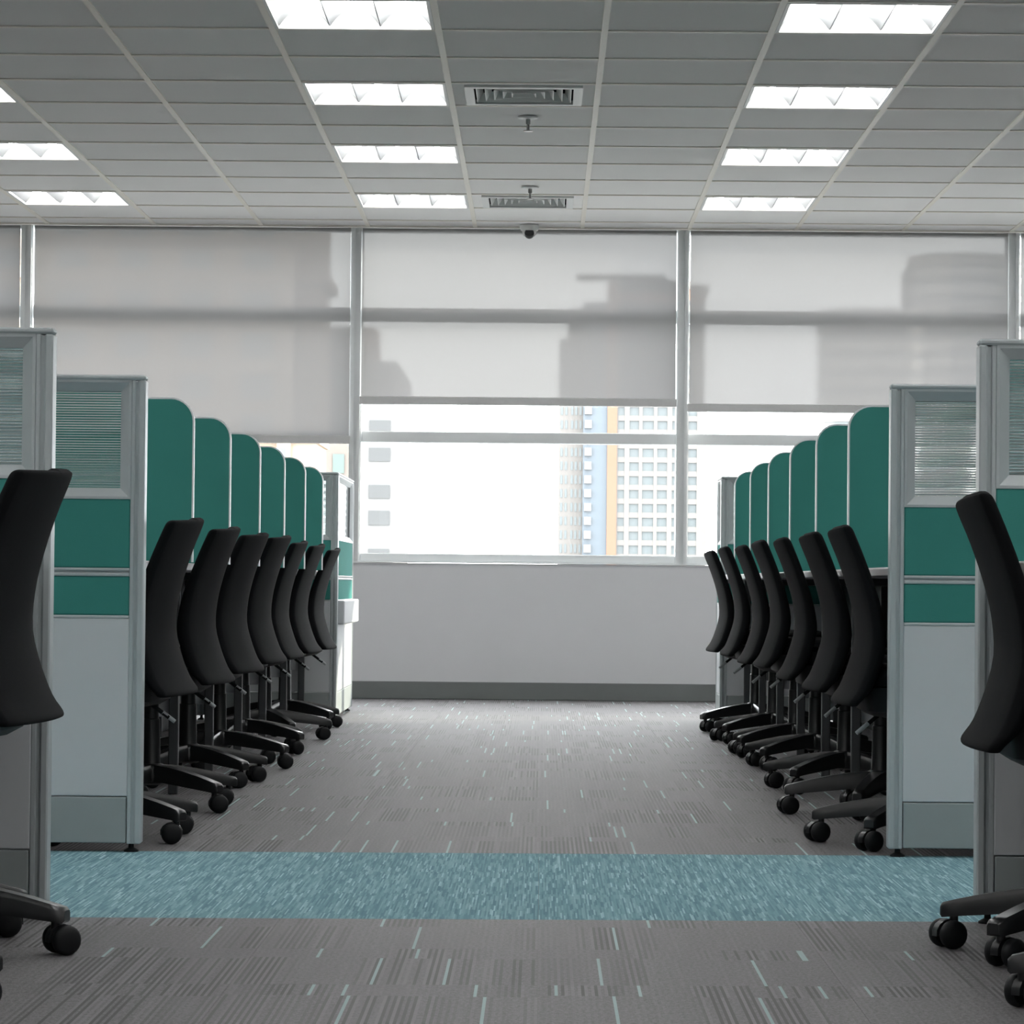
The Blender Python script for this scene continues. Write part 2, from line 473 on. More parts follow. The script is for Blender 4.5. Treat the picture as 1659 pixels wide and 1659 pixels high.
hm, trm, tbm, lvm = housing_mesh(), trough_mesh(), tube_mesh(), louvre_mesh()
names_col = {-3: 'far left column', 0: 'left column', 3: 'column left of the air vents', 6: 'column right of the air vents', 9: 'far right column', 12: 'outer right column'}
names_row = {8: 'nearest the windows', 5: 'second from the windows', 2: 'third from the windows', -1: 'fourth from the windows'}
names_n = ['first', 'second', 'third', 'fourth', 'fifth', 'sixth', 'seventh', 'eighth']
for k in LIGHT_COLS:
    for j in LIGHT_ROWS:
        x, y = TX0 + (k - 4) * T, TY0 + j * T
        if x + T > XR or x < XL: continue
        L_ = empty('ceiling_light', (x, y, H))
        if j >= -1:
            tag(L_, 'lit square ceiling light %s, %s' % (names_row[j], names_col[k]), 'ceiling light', 'lit ceiling lights')
        else:
            tag(L_, 'lit square ceiling light %s from the back wall, %s' % (names_n[(j + 25) // 3], names_col[k]), 'ceiling light', 'lit ceiling lights')
        put('housing', hm, L_)
        for q in range(3):
            cx = T / 2 + (q - 1) * (T - 0.05) / 3
            put('reflector', trm, L_, (cx, 0, 0))
            put('lamp_tube', tbm, L_, (cx, 0, 0))

# air diffusers
def vent(k, j, lab):
    x, y = TX0 + (k - 4) * T, TY0 + j * T
    v = tag(empty('air_vent', (x + T / 2, y + T / 2, H)), lab, 'air vent', 'square ceiling air vents')
    fr = MB(); a, b_ = 0.238, 0.202
    for (x0, x1, y0, y1) in ((-a, -b_, -a, a), (b_, a, -a, a), (-b_, b_, -a, -b_), (-b_, b_, b_, a)):
        fr.box(x0, x1, y0, y1, -0.006, 0.012)
    fr.build('frame', M['vent'], v)
    MB().box(-b_, b_, -b_, b_, 0.085, 0.09).build('backing', M['vent_dark'], v)
    wl_ = MB()
    for (x0, x1, y0, y1) in ((-b_ - .003, -b_, -b_, b_), (b_, b_ + .003, -b_, b_), (-b_, b_, -b_ - .003, -b_), (-b_, b_, b_, b_ + .003)):
        wl_.box(x0, x1, y0, y1, 0.012, 0.085)
    wl_.build('collar', M['vent_dark'], v)
    for q in range(5):                                   # concentric sloping louvre rings
        lo = b_ - 0.008 - q * 0.036; hi = lo - 0.022
        m = MB()
        def sq(h, z): return [(-h, -h, z), (h, -h, z), (h, h, z), (-h, h, z)]
        m.loft([sq(lo, 0.0), sq(hi, 0.036), sq(hi - 0.003, 0.036), sq(lo - 0.003, 0.0), sq(lo, 0.0)], False, False)
        m.build('louvre_ring', M['vent'], v)
    tl = MB(); c_ = T / 2 - 0.006
    for (x0, x1, y0, y1) in ((-c_, -a, -c_, c_), (a, c_, -c_, c_), (-a, a, -c_, -a), (-a, a, a, c_)):
        tl.box(x0, x1, y0, y1, 0.004, 0.02)
    tl.build('tile_surround', M['ceiling_tile'], v)
    return v
vent(4, 2, 'white square ceiling air vent further from the windows, larger in view')
vent(4, 8, 'white square ceiling air vent close to the windows behind a sprinkler')

def sprinkler(x, y, lab):
    s_ = tag(empty('sprinkler', (x, y, H)), lab, 'sprinkler', 'ceiling sprinklers')
    MB().lathe([(0.045, 0.0), (0.042, -0.006), (0.020, -0.009), (0.010, -0.009)], n=20).build('escutcheon', M['vent'], s_, True)
    MB().lathe([(0.010, -0.006), (0.010, -0.03), (0.006, -0.032), (0.006, -0.058)], n=10).build('stem', M['chrome'], s_, True)
    MB().lathe([(0.006, -0.055), (0.020, -0.058), (0.020, -0.061), (0.004, -0.064)], n=14).build('deflector', M['chrome'], s_, True)
sprinkler(-0.075, 13.42, 'small chrome ceiling sprinkler beside the larger air vent')
sprinkler(-0.075, 15.80, 'small chrome ceiling sprinkler nearer the windows')

cc = tag(empty('security_camera', (-0.085, 17.49, H)), 'white dome security camera hanging from ceiling by the windows', 'security camera')
MB().lathe([(0.055, 0.0), (0.055, -0.014), (0.047, -0.03), (0.042, -0.032)], n=24).build('base', M['camera_white'], cc, True)
m = MB(); m.lathe([(0.040, -0.026)] + [(0.040 * math.cos(R(a)), -0.032 - 0.040 * math.sin(R(a))) for a in range(0, 90, 10)] + [(0.002, -0.072)], n=24)
m.build('eyeball', M['camera_white'], cc, True)
MB().lathe([(0.027, -0.018), (0.027, 0.004), (0.023, 0.010), (0.012, 0.0125), (0.002, 0.013)], n=20, axis='Y').build('lens', M['camera_eye'], cc, True, (0.0, -0.034, -0.048)).rotation_euler = (R(12), 0, R(180))

# ------------------------------------------------------------------ walls and windows
ZS, ZB = 0.770, 0.815          # sill, top of bottom rail
wall = struct(MB().box(XL, XR, YW, YW + 0.16, -0.1, ZS - 0.008).build('wall_window', M['wall']))
struct(MB().box(XL, XR, YW - 0.001, YW + 0.30, H + 0.001, H + 0.6).build('wall_header', M['wall']))
struct(MB().cbox(XL, XR, YW - 0.014, YW, 0.0, 0.098, 0.003).build('baseboard_window', M['skirting']))
struct(MB().box(XL - 0.15, XL, YB, YW + 0.3, -0.1, H + 0.2).build('wall_left', M['wall_white']))
struct(MB().box(XR, XR + 0.15, YB, YW + 0.3, -0.1, H + 0.2).build('wall_right', M['wall_white']))
struct(MB().box(XL, XR, YB - 0.15, YB, -0.1, H + 0.2).build('wall_back', M['wall_white']))
struct(MB().cbox(XL, XR, YW - 0.012, YW + 0.14, ZS - 0.006, ZS, 0.002).build('trim_1', M['win_frame']))

MUL = [-6.60, -4.755, -2.913, -1.055, 0.782, 2.635, 4.48, 6.33]
struct_n = 0
for i, mx in enumerate(MUL):
    m = MB()
    m.box(mx - 0.034, mx + 0.034, YW + 0.006, YW + 0.13, ZS, H)
    mu = struct(m.build('trim_%d' % (i + 2), M['win_frame']))
    MB().box(mx - 0.030, mx - 0.008, YW - 0.002, YW + 0.03, ZS, H).build('mullion_fin', M['win_frame'], mu)
    MB().box(mx + 0.010, mx + 0.026, YW - 0.010, YW + 0.03, ZS, H).build('mullion_fin', M['win_frame'], mu)
edges = [XL] + MUL + [XR]
for i in range(len(edges) - 1):
    x0, x1 = edges[i] + (0.034 if i > 0 else 0), edges[i + 1] - (0.034 if i < len(MUL) else 0)
    w = MB()
    w.cbox(x0, x1, YW + 0.03, YW + 0.10, ZS, ZB, 0.003)
    wi = struct(w.build('window_%d' % (i + 1), M['win_frame']))
    for nm, z0, z1 in (('transom', 1.440, 1.502), ('transom', 2.122, 2.198), ('head_rail', H - 0.012, H)):
        MB().cbox(x0, x1, YW + 0.045, YW + 0.10, z0, z1, 0.003).build(nm, M['win_frame'], wi)
    for z0, z1 in ((ZB, 1.440), (1.502, 2.122), (2.198, H - 0.012)):
        MB().box(x0, x1, YW + 0.062, YW + 0.066, z0, z1).build('pane', M['pane'], wi)

BL = [('blind_a', -4.715, -2.948, 1.10, 'grey roller blind left of the leftmost thin mullion'),
      ('blind_b', -2.868, -1.088, 1.427, 'sheer roller blind in the left window, lowered furthest'),
      ('blind_c', -1.022, 0.742, 1.650, 'sheer roller blind in the middle window, above the clear glass'),
      ('blind_d', 0.820, 2.600, 1.624, 'sheer roller blind in the right window, before the round towers'),
      ('blind_e', 2.672, 4.440, 1.45, 'sheer roller blind at the right edge of the picture'),
      ('blind_f', -6.55, -4.79, 1.40, 'sheer roller blind beyond the left edge of the picture'),
      ('blind_g', 4.52, 6.29, 1.45, 'sheer roller blind beyond the right edge of the picture')]
for _, x0, x1, zb, lab in BL:
    b = tag(empty('roller_blind', ((x0 + x1) / 2, YW - 0.012, zb)), lab, 'roller blind', 'roller blinds on the window wall')
    hw = (x1 - x0) / 2
    n = 24; pts = []
    m = MB()
    for q in range(n + 1):
        xx = -hw + 2 * hw * q / n
        pts.append((xx, 0.0015 * math.sin(q * 0.7)))
    m.add([(px, py, 0.04) for px, py in pts] + [(px, py, H - zb - 0.005) for px, py in pts], [(q, q + 1, n + 2 + q, n + 1 + q) for q in range(n)])
    m.build('blind_fabric', M['blind'], b, True)
    MB().cbox(-hw - 0.012, hw + 0.008, -0.007, 0.007, 0.0, 0.046, 0.004).build('hem_bar', M['hem'], b)
    MB().tube((-hw, 0.014, H - zb - 0.016), (hw, 0.014, H - zb - 0.016), 0.010, n=10).build('roller', M['win_frame'], b, True)

# ------------------------------------------------------------------ partitions
def ribbed_pane(w, h):
    """glass sheet, flat behind and horizontally ribbed in front"""
    m = MB(); pitch = 0.0062; per = 8
    n = int(h / pitch) * per
    front = []
    for i in range(n + 1):
        z = h * i / n
        front.append((-0.004 - 0.0011 * math.cos(2 * math.pi * z / pitch), z))
    vs = []
    for yy, z in front: vs += [(0, yy, z), (w, yy, z)]
    fs = [(2 * i, 2 * i + 1, 2 * i + 3, 2 * i + 2) for i in range(n)]
    k = len(vs)
    vs += [(0, 0.003, 0), (w, 0.003, 0), (w, 0.003, h), (0, 0.003, h)]
    fs += [(k, k + 3, k + 2, k + 1)]
    m.add(vs, fs)
    m.add([(0, front[0][0], 0), (w, front[0][0], 0), (w, .003, 0), (0, .003, 0)], [(0, 1, 2, 3)])
    m.add([(0, front[-1][0], h), (w, front[-1][0], h), (w, .003, h), (0, .003, h)], [(0, 1, 2, 3)])
    side0 = [2 * i for i in range(n + 1)]
    me = m.mesh('glass_pane', M['ribbed'], True)
    return me

def mitre_frame(x0, x1, z0, z1, ib, ob, yo, yi):
    """picture-frame moulding: outer rectangle x0..x1,z0..z1, bevel ib wide from depth yo (outer) back to yi (inner), on both faces"""
    m = MB()
    def ring(d, y): return [(x0 + d, y, z0 + d), (x1 - d, y, z0 + d), (x1 - d, y, z1 - d), (x0 + d, y, z1 - d)]
    m.loft([ring(0, -yo), ring(ob, -yo), ring(ib, -yi), ring(ib, yi), ring(ob, yo), ring(0, yo), ring(0, -yo)], False, False)
    return m

def partition(W, top, label, group, posts=(1, 1), raceway=False, feet=True):
    """panel in the local x-z plane, x from 0 (aisle end) to W, thickness 0.05 about y = 0"""
    p = tag(empty('partition_panel', (0, 0, 0)), label, 'partition', group)
    PW, h = 0.034, 0.025
    zt = top - 0.012
    MB().cbox(0.0, W, -h, h, zt, top, 0.004).build('top_cap', M['alu'], p)
    def post(x0, s):
        m = MB()
        a, b_ = x0, x0 + PW
        # channelled post: two flanges and a sunk web
        outer, inner = (a, a + 0.016) if s > 0 else (b_ - 0.016, b_), (b_ - 0.010, b_) if s > 0 else (a, a + 0.010)
        m.cbox(outer[0], outer[1], -h, h, 0.02, zt, 0.003)
        m.box(min(outer[1], inner[1]) - 0.001, max(outer[0], inner[0]) + 0.001, -h + 0.008, h - 0.008, 0.02, zt - 0.004)
        m.cbox(inner[0], inner[1], -h + 0.003, h - 0.003, 0.02, zt, 0.002)
        m.build('end_post', M['alu'], p)
    if posts[0]: post(0.0, 1)
    if posts[1]: post(W - PW, -1)
    x0 = PW if posts[0] else 0.0
    x1 = W - PW if posts[1] else W
    gz0, gz1 = 0.848, zt
    mitre_frame(x0, x1, gz0, gz1, 0.027, 0.006, h - 0.003, 0.008).build('glass_frame', M['alu'], p)
    put('glass_pane', ribbed_pane(x1 - x0 - 0.054, gz1 - gz0 - 0.054), p, (x0 + 0.027, 0, gz0 + 0.027))
    MB().cbox(x0, x1, -h + 0.004, h - 0.004, 0.682, gz0, 0.003).build('fabric_tile', M['teal'], p)
    rl = MB(); rl.cbox(x0, x1, -h + 0.002, h - 0.002, 0.675, 0.682, 0.0015); rl.cbox(x0, x1, -h + 0.002, h - 0.002, 0.662, 0.670, 0.0015); rl.box(x0, x1, -h + .008, h - .008, 0.668, 0.677)
    rl.build('rail', M['alu'], p)
    MB().cbox(x0, x1, -h + 0.004, h - 0.004, 0.568, 0.662, 0.003).build('fabric_tile', M['teal'], p)
    MB().cbox(x0, x1, -h + 0.002, h - 0.002, 0.560, 0.568, 0.002).build('rail', M['alu'], p)
    MB().cbox(x0, x1, -h + 0.003, h - 0.003, 0.134, 0.560, 0.002).build('laminate_panel', M['laminate'], p)
    MB().cbox(x0 + 0.002, x1 - 0.002, -h + 0.002, h - 0.002, 0.022, 0.132, 0.002).build('kick_plate', M['kick'], p)
    if feet:
        for fx in (0.025, W - 0.025):
            MB().lathe([(0.018, 0.0), (0.018, 0.004), (0.007, 0.010), (0.006, 0.022)], (fx, 0, 0), 14).build('levelling_foot', M['black'], p, True)
    if raceway:
        MB().cbox(x0 - 0.02, x1 + 0.02, -h - 0.030, -h + 0.004, 0.452, 0.566, 0.005).build('cable_raceway', M['laminate'], p)
    return p

GP = 'cubicle end panels with ribbed glass'
SIDE = {'L': dict(s=-1, X=-0.957, y1=6.06, y2=7.56, y3=14.77, w='left'), 'R': dict(s=1, X=0.845, y1=6.139, y2=7.64, y3=14.87, w='right')}
PITCH_D = 1.03
for key, S in SIDE.items():
    s, X = S['s'], S['X']
    W = 0.66
    for nm, yy, top, lab in (('p1', S['y1'], 1.140, 'tall grey cubicle end panel nearest the camera on the %s side' % S['w']),
                             ('p2', S['y2'], 1.147, 'grey cubicle end panel across the teal strip on the %s side' % S['w']),
                             ('p3', S['y3'], 1.168, 'grey cubicle end panel at the far end of the %s row, by the windows' % S['w'])):
        p = partition(W, top, lab, GP)
        xx = X + (0.006 * s if nm == 'p1' else 0.0)
        if nm == 'p1' and key == 'L': xx = -0.947
        p.location = (xx, yy + 0.025, 0)
        p.rotation_euler = (0, 0, 0 if s > 0 else math.pi)
# returns beyond the far panels
r1 = partition(1.17, 1.168, 'sunlit white and mint return panel facing the aisle, left, by the windows', 'return panels by the windows', (1, 1), True)
r1.location = (-0.982 - 0.000, SIDE['L']['y3'] + 0.053, 0); r1.rotation_euler = (0, 0, math.pi / 2)
r2 = partition(0.33, 1.168, 'short grey return panel behind the far right end panel', 'return panels by the windows', (1, 1), False)
r2.location = (0.872, SIDE['R']['y3'] + 0.053, 0); r2.rotation_euler = (0, 0, math.pi / 2)

# spine partitions behind the desks
def spine(x, y0, y1, lab):
    p = tag(empty('spine_partition', (x, y0, 0)), lab, 'partition', 'spine partitions behind the desks')
    n = max(1, round((y1 - y0) / PITCH_D)); w = (y1 - y0) / n
    for i in range(n):
        MB().cbox(-0.02, 0.02, i * w + 0.004, (i + 1) * w - 0.004, 0.60, 1.10, 0.003).build('fabric_tile', M['teal'], p)
        MB().cbox(-0.02, 0.02, i * w + 0.004, (i + 1) * w - 0.004, 0.234, 0.596, 0.003).build('laminate_panel', M['laminate'], p)
        MB().cbox(-0.02, 0.02, i * w + 0.004, (i + 1) * w - 0.004, 0.0, 0.23, 0.003).build('kick_plate', M['charcoal'], p)
    MB().cbox(-0.024, 0.024, 0, y1 - y0, 1.10, 1.115, 0.003).build('top_cap', M['alu'], p)
for key, S in SIDE.items():
    s = S['s']; x = S['X'] + s * 0.685
    spine(x, S['y2'] + 0.0, S['y3'] + 0.05, 'low teal spine partition behind the %s row of desks' % S['w'])
    spine(x, S['y1'] - 2.2, S['y1'] + 0.05, 'low teal spine partition behind the near %s desk' % S['w'])

# ------------------------------------------------------------------ desks and screens
def desk(s, X, y0, y1, lab, grp, power=False):
    d = tag(empty('office_desk', (X, y0, 0)), lab, 'desk', grp)
    L_ = y1 - y0
    a, b_ = (0.0, 0.60) if s > 0 else (-0.60, 0.0)
    MB().cbox(a, b_, 0.003, L_ - 0.003, 0.679, 0.703, 0.004).build('desktop', M['desk'], d)
    e = s * 0.10
    for yy in (L_ - 0.030,):
        MB().cbox(min(e, e + s * 0.030), max(e, e + s * 0.030), yy - 0.012, yy + 0.012, 0.0, 0.679, 0.003).build('leg', M['leg'], d)
        MB().cbox(min(e, e + s * 0.45), max(e, e + s * 0.45), yy - 0.012, yy + 0.012, 0.655, 0.679, 0.003).build('bearer', M['leg'], d)
        MB().cbox(min(e + s * 0.42, e + s * 0.45), max(e + s * 0.42, e + s * 0.45), yy - 0.012, yy + 0.012, 0.0, 0.655, 0.003).build('leg', M['leg'], d)
    q0, q1 = s * 0.56, s * 0.575
    if not power: MB().cbox(min(q0, q1), max(q0, q1), 0.004, L_ - 0.004, 0.31, 0.679, 0.003).build('modesty_panel', M['charcoal'], d)  # charcoal colour fills in the under-desk darkness
    c0, c1 = s * 0.13, s * 0.26
    MB().cbox(min(c0, c1), max(c0, c1), L_ - 0.012, L_ - 0.006 + 0.0, 0.235, 0.305, 0.002).build('cable_cover', M['laminate'], d)
    if power:
        MB().cbox(min(s * 0.015, s * 0.06), max(s * 0.015, s * 0.06), L_ - 0.08, L_ - 0.03, 0.612, 0.679, 0.003).build('power_box', M['kick'], d)
        for zz in (0.630, 0.650):
            MB().lathe([(0.006, -0.002), (0.006, 0.0), (0.003, 0.0005)], (s * 0.030, L_ - 0.080, zz), 12, 'Y').build('socket', M['black'], d, True)
    return d

def screen_parts(W, h):
    """rounded divider: x from 0 (aisle edge) to W, top aisle corner rounded"""
    r_ = 0.065
    def outline(d):
        pts = [(W, d if False else 0), (W, h - d)]
        for i in range(9):
            a = R(90 + 90 * i / 8)
            pts.append((r_ + (r_ - d) * math.cos(a), h - r_ + (r_ - d) * math.sin(a)))
        pts.append((d, 0))
        return pts
    m = MB(); m.prism_y(outline(0.004), -0.010, 0.010)
    pad = m.mesh('fabric_pad', M['teal'])
    e = MB(); o_, i_ = outline(0.0)[1:], outline(0.0045)[1:]
    n = len(o_)
    y = 0.0105
    vs = [(px, -y, pz) for px, pz in o_] + [(px, y, pz) for px, pz in o_] + [(px, -y, pz) for px, pz in i_] + [(px, y, pz) for px, pz in i_]
    fs = []
    for j in range(n - 1):
        fs += [(j, j + 1, n + j + 1, n + j), (2 * n + j, 3 * n + j, 3 * n + j + 1, 2 * n + j + 1), (j, 2 * n + j, 2 * n + j + 1, j + 1), (n + j, n + j + 1, 3 * n + j + 1, 3 * n + j)]
    fs += [(0, n, 3 * n, 2 * n), (n - 1, 3 * n - 1 - n + 0, 0, 0)][:1]
    e.add(vs, fs)
    return pad, e.mesh('edge_trim', M['white_edge'])
pad_me, edge_me = screen_parts(0.62, 0.452)
ORD = ['first', 'second', 'third', 'fourth', 'fifth', 'sixth', 'seventh', 'eighth']
for key, S in SIDE.items():
    s, X = S['s'], S['X']
    y0 = S['y2'] + 0.052
    n = 7; pitch = (S['y3'] - 0.002 - y0) / n
    for i in range(n):
        desk(s, X + s * (0.012 if s > 0 else 0.048), y0 + i * pitch, y0 + (i + 1) * pitch, '%s pale desk of the %s row beyond the teal strip' % (ORD[i], S['w']), 'desks in the far rows')
        if i < n - 1:
            sc = tag(empty('desk_screen', (X, y0 + (i + 1) * pitch, 0.7035), 0 if s > 0 else math.pi),
                     '%s rounded teal desk divider of the %s row beyond the teal strip' % (ORD[i], S['w']), 'desk screen', 'teal dividers between desks')
            put('fabric_pad', pad_me, sc); put('edge_trim', edge_me, sc)
    yn = S['y1'] - 0.003
    desk(s, X + s * 0.016, yn - 1.05, yn, 'pale desk against the nearest end panel on the %s' % S['w'], 'desks in the near rows', True)

# ------------------------------------------------------------------ office chairs (face local +x, column at the origin)
def rrect(hw, ht, cr, n=3):
    """rounded rectangle outline in (t, y): t thickness, y width"""
    pts = []
    for cx, cy, a0 in ((ht - cr, hw - cr, 0), (-ht + cr, hw - cr, 90), (-ht + cr, -hw + cr, 180), (ht - cr, -hw + cr, 270)):
        for i in range(n + 1):
            a = R(a0 + 90 * i / n)
            pts.append((cx + cr * math.cos(a), cy + cr * math.sin(a)))
    return pts
def smooth_prof(pts, n):
    """Catmull-Rom through (z, x, halfwidth, halfthick)"""
    out = []
    P = [pts[0]] + pts + [pts[-1]]
    for i in range(1, len(P) - 2):
        for q in range(n):
            t = q / n
            out.append(tuple(0.5 * ((2 * P[i][k]) + (-P[i - 1][k] + P[i + 1][k]) * t + (2 * P[i - 1][k] - 5 * P[i][k] + 4 * P[i + 1][k] - P[i + 2][k]) * t * t + (-P[i - 1][k] + 3 * P[i][k] - 3 * P[i + 1][k] + P[i + 2][k]) * t ** 3) for k in range(4)))
    out.append(pts[-1])
    return out
def back_mesh():
    B = -0.232
    prof = [(0.360, B + 0.016, 0.195, 0.004), (0.362, B + 0.011, 0.216, 0.010), (0.373, B + 0.015, 0.224, 0.014), (0.402, B + 0.038, 0.226, 0.017),
            (0.455, B + 0.060, 0.223, 0.018), (0.520, B + 0.076, 0.217, 0.018), (0.590, B + 0.070, 0.212, 0.016), (0.660, B + 0.052, 0.207, 0.014),
            (0.730, B + 0.028, 0.203, 0.013), (0.780, B + 0.008, 0.201, 0.013), (0.800, B + 0.000, 0.199, 0.012), (0.807, B - 0.003, 0.194, 0.008), (0.809, B - 0.003, 0.184, 0.003)]
    rings = []
    for (z, x, hw, ht) in smooth_prof(prof, 3):
        ring = []
        for t, yy in rrect(max(hw, .02), max(ht, .002), min(max(ht, .002) * 0.95, 0.016)):
            u = yy / 0.22
            ring.append((x + t + 0.018 * (u * u) + 0.010, yy, z + ((0.004 * (u * u) - 0.028 * yy - 0.008) * max(0.0, (z - 0.6) / 0.2))))
        rings.append(ring)
    m = MB()
    # insert width-wise points so that the curve across the back shows: subdivide long sides
    rr = []
    for ring in rings:
        new = []
        for i in range(len(ring)):
            a, b_ = Vector(ring[i]), Vector(ring[(i + 1) % len(ring)])
            new.append(a)
            if (a - b_).length > 0.12:
                for q in range(1, 8):
                    f = q / 8; p = a.lerp(b_, f); u = p.y / 0.22; ua, ub = a.y / 0.22, b_.y / 0.22
                    p.x += 0.018 * (u * u - (ua * ua * (1 - f) + ub * ub * f))
                    new.append(p)
        rr.append(new)
    n0 = min(len(x) for x in rr)
    rr = [x for x in rr if len(x) == max(len(q) for q in rr)]
    m.loft(rr)
    return m.mesh('backrest', M['mesh_black'], True)
def seat_mesh():
    rings = []
    for z, hx, hy in ((0.405, 0.19, 0.20), (0.412, 0.215, 0.225), (0.435, 0.222, 0.232), (0.452, 0.215, 0.226), (0.459, 0.19, 0.20)):
        pts = rrect(hy, hx, 0.07, 4)
        rings.append([(px + 0.075, py, z) for px, py in pts])
    return MB().loft(rings).mesh('seat', M['mesh_black'], True)
def seat_pan_mesh():
    rings = []
    for z, hx, hy in ((0.328, 0.11, 0.12), (0.333, 0.15, 0.16), (0.347, 0.172, 0.19), (0.385, 0.180, 0.20), (0.406, 0.180, 0.21)):
        rings.append([(px + 0.02, py, z) for px, py in rrect(hy, hx, 0.07, 4)])
    return MB().loft(rings).mesh('seat_pan', M['black'], True)
def mech_mesh():
    m = MB()
    rings = []
    for z, hx, hy in ((0.325, 0.07, 0.05), (0.335, 0.11, 0.07), (0.374, 0.13, 0.085)):
        rings.append([(px - 0.02, py, z) for px, py in rrect(hy, hx, 0.03, 3)])
    return m.loft(rings).mesh('tilt_mechanism', M['black'], True)
def support_mesh():
    m = MB()
    path = [(-0.08, 0.350), (-0.120, 0.352), (-0.135, 0.372), (-0.128, 0.42), (-0.116, 0.47), (-0.120, 0.53)]
    rings = []
    for i, (x, z) in enumerate(path):
        w = 0.045 - 0.003 * i
        a = path[max(0, i - 1)]; b_ = path[min(len(path) - 1, i + 1)]
        d = Vector((b_[0] - a[0], b_[1] - a[1])).normalized(); nn = Vector((-d.y, d.x)) * 0.010
        rings.append([(x + nn.x, -w, z + nn.y), (x + nn.x, w, z + nn.y), (x - nn.x, w, z - nn.y), (x - nn.x, -w, z - nn.y)])
    return m.loft(rings).mesh('back_support', M['black'], False)
def grip_mesh():
    rings = []
    for yy, k in ((-0.178, 0.5), (-0.170, 0.9), (-0.160, 1.0), (-0.040, 1.0), (-0.028, 0.9), (-0.020, 0.5)):
        rings.append([(-0.222 + 0.018 * (yy / 0.22) ** 2 + 0.013 * k * math.cos(R(a)), yy, 0.799 - 0.028 * yy + 0.009 * k * math.sin(R(a))) for a in range(0, 360, 36)])
    return MB().loft(rings).mesh('top_grip', M['mesh_black'], True)
def lever_mesh():
    return MB().tube((-0.10, -0.05, 0.345), (-0.158, -0.072, 0.300), 0.0055, 0.0055, 8).mesh('lever', M['black'], True)
def lever_tip_mesh():
    return MB().tube((-0.142, -0.066, 0.313), (-0.172, -0.078, 0.289), 0.0058, 0.0055, 8).mesh('lever_grip', M['alu'], True)
def column_mesh():
    return MB().lathe([(0.018, 0.08), (0.018, 0.30), (0.020, 0.33)], n=16).mesh('gas_column', M['black_sheen'], True)
def cover_mesh():
    return MB().lathe([(0.036, 0.090), (0.033, 0.120), (0.029, 0.135), (0.027, 0.255), (0.0235, 0.258), (0.0225, 0.325)], n=18).mesh('column_cover', M['black_sheen'], True)
def hub_mesh():
    return MB().lathe([(0.030, 0.068), (0.046, 0.074), (0.050, 0.095), (0.046, 0.118), (0.036, 0.128), (0.024, 0.130)], n=18).mesh('hub', M['black_sheen'], True)
RC = 0.255
def arm_mesh():
    rings = []
    for r_, zt, th, w in ((0.030, 0.126, 0.046, 0.026), (0.08, 0.122, 0.046, 0.024), (0.14, 0.113, 0.043, 0.021), (0.20, 0.101, 0.037, 0.019), (0.25, 0.089, 0.030, 0.018), (0.272, 0.083, 0.027, 0.017), (0.277, 0.078, 0.018, 0.013)):
        rings.append([(r_, -w, zt - th), (r_, -w * 1.0, zt - th * 0.25), (r_, -w * 0.72, zt), (r_, w * 0.72, zt), (r_, w, zt - th * 0.25), (r_, w, zt - th)])
    return MB().loft(rings).mesh('base_arm', M['black_sheen'], True)
def castor_hood():
    m = MB()
    m.lathe([(0.008, 0.040), (0.008, 0.060)], n=10)                          # pin
    rings = []
    # half-round hood over the wheels, axle along y
    n = 9
    for yy in (-0.009, 0.009):
        ring = []
        for i in range(n):
            a = R(-10 + 200 * i / (n - 1))
            ring.append((0.012 + 0.0285 * math.cos(a), yy, 0.027 + 0.0265 * math.sin(a)))
        rings.append(ring)
    m.loft(rings)
    return m.mesh('castor', M['black_sheen'], True)
def wheel_mesh():
    return MB().lathe([(0.010, -0.0105), (0.021, -0.0105), (0.0255, -0.006), (0.0262, 0.0), (0.0255, 0.006), (0.021, 0.0105), (0.012, 0.0125), (0.004, 0.013)], n=22, axis='Y').mesh('wheel', M['black'], True)
CH = dict(backrest=back_mesh(), seat=seat_mesh(), seat_pan=seat_pan_mesh(), tilt_mechanism=mech_mesh(), back_support=support_mesh(), top_grip=grip_mesh(), lever=lever_mesh())
CH_TIP, CH_COL, CH_COV, CH_HUB, CH_ARM, CH_HOOD, CH_WH = lever_tip_mesh(), column_mesh(), cover_mesh(), hub_mesh(), arm_mesh(), castor_hood(), wheel_mesh()

def make_chair(x, y, face, base, lift, lab, grp):
    """face: heading of the seat in degrees, base: heading of one base arm in degrees"""
    c = tag(empty('office_chair', (x, y, 0), R(face)), lab, 'chair', grp)
    for nm, me in CH.items():
        if nm == 'lever' and y < 7: continue
        o = put(nm, me, c, (0, 0, lift))
        if nm == 'lever' and y > 7: put('lever_grip', CH_TIP, o)['label'] = 'grey lever grip'
    put('gas_column', CH_COL, c, (0, 0, lift * 0.5)); put('column_cover', CH_COV, c); put('hub', CH_HUB, c)
    for k in range(5):
        a = R(base + 72 * k - face)
        o = put('base_arm', CH_ARM, c); o.rotation_euler = (0, 0, a)
        q = put('castor', CH_HOOD, c, (RC * math.cos(a), RC * math.sin(a), 0.0)); q.rotation_euler = (0, 0, R(rnd.uniform(12, 42) + (180 if rnd.random() < 0.3 else 0)))
        for sy in (-1, 1):
            w = put('wheel', CH_WH, q, (0.012, sy * 0.0205, 0.0264))
            if sy < 0: w.rotation_euler = (0, 0, math.pi)
    return c
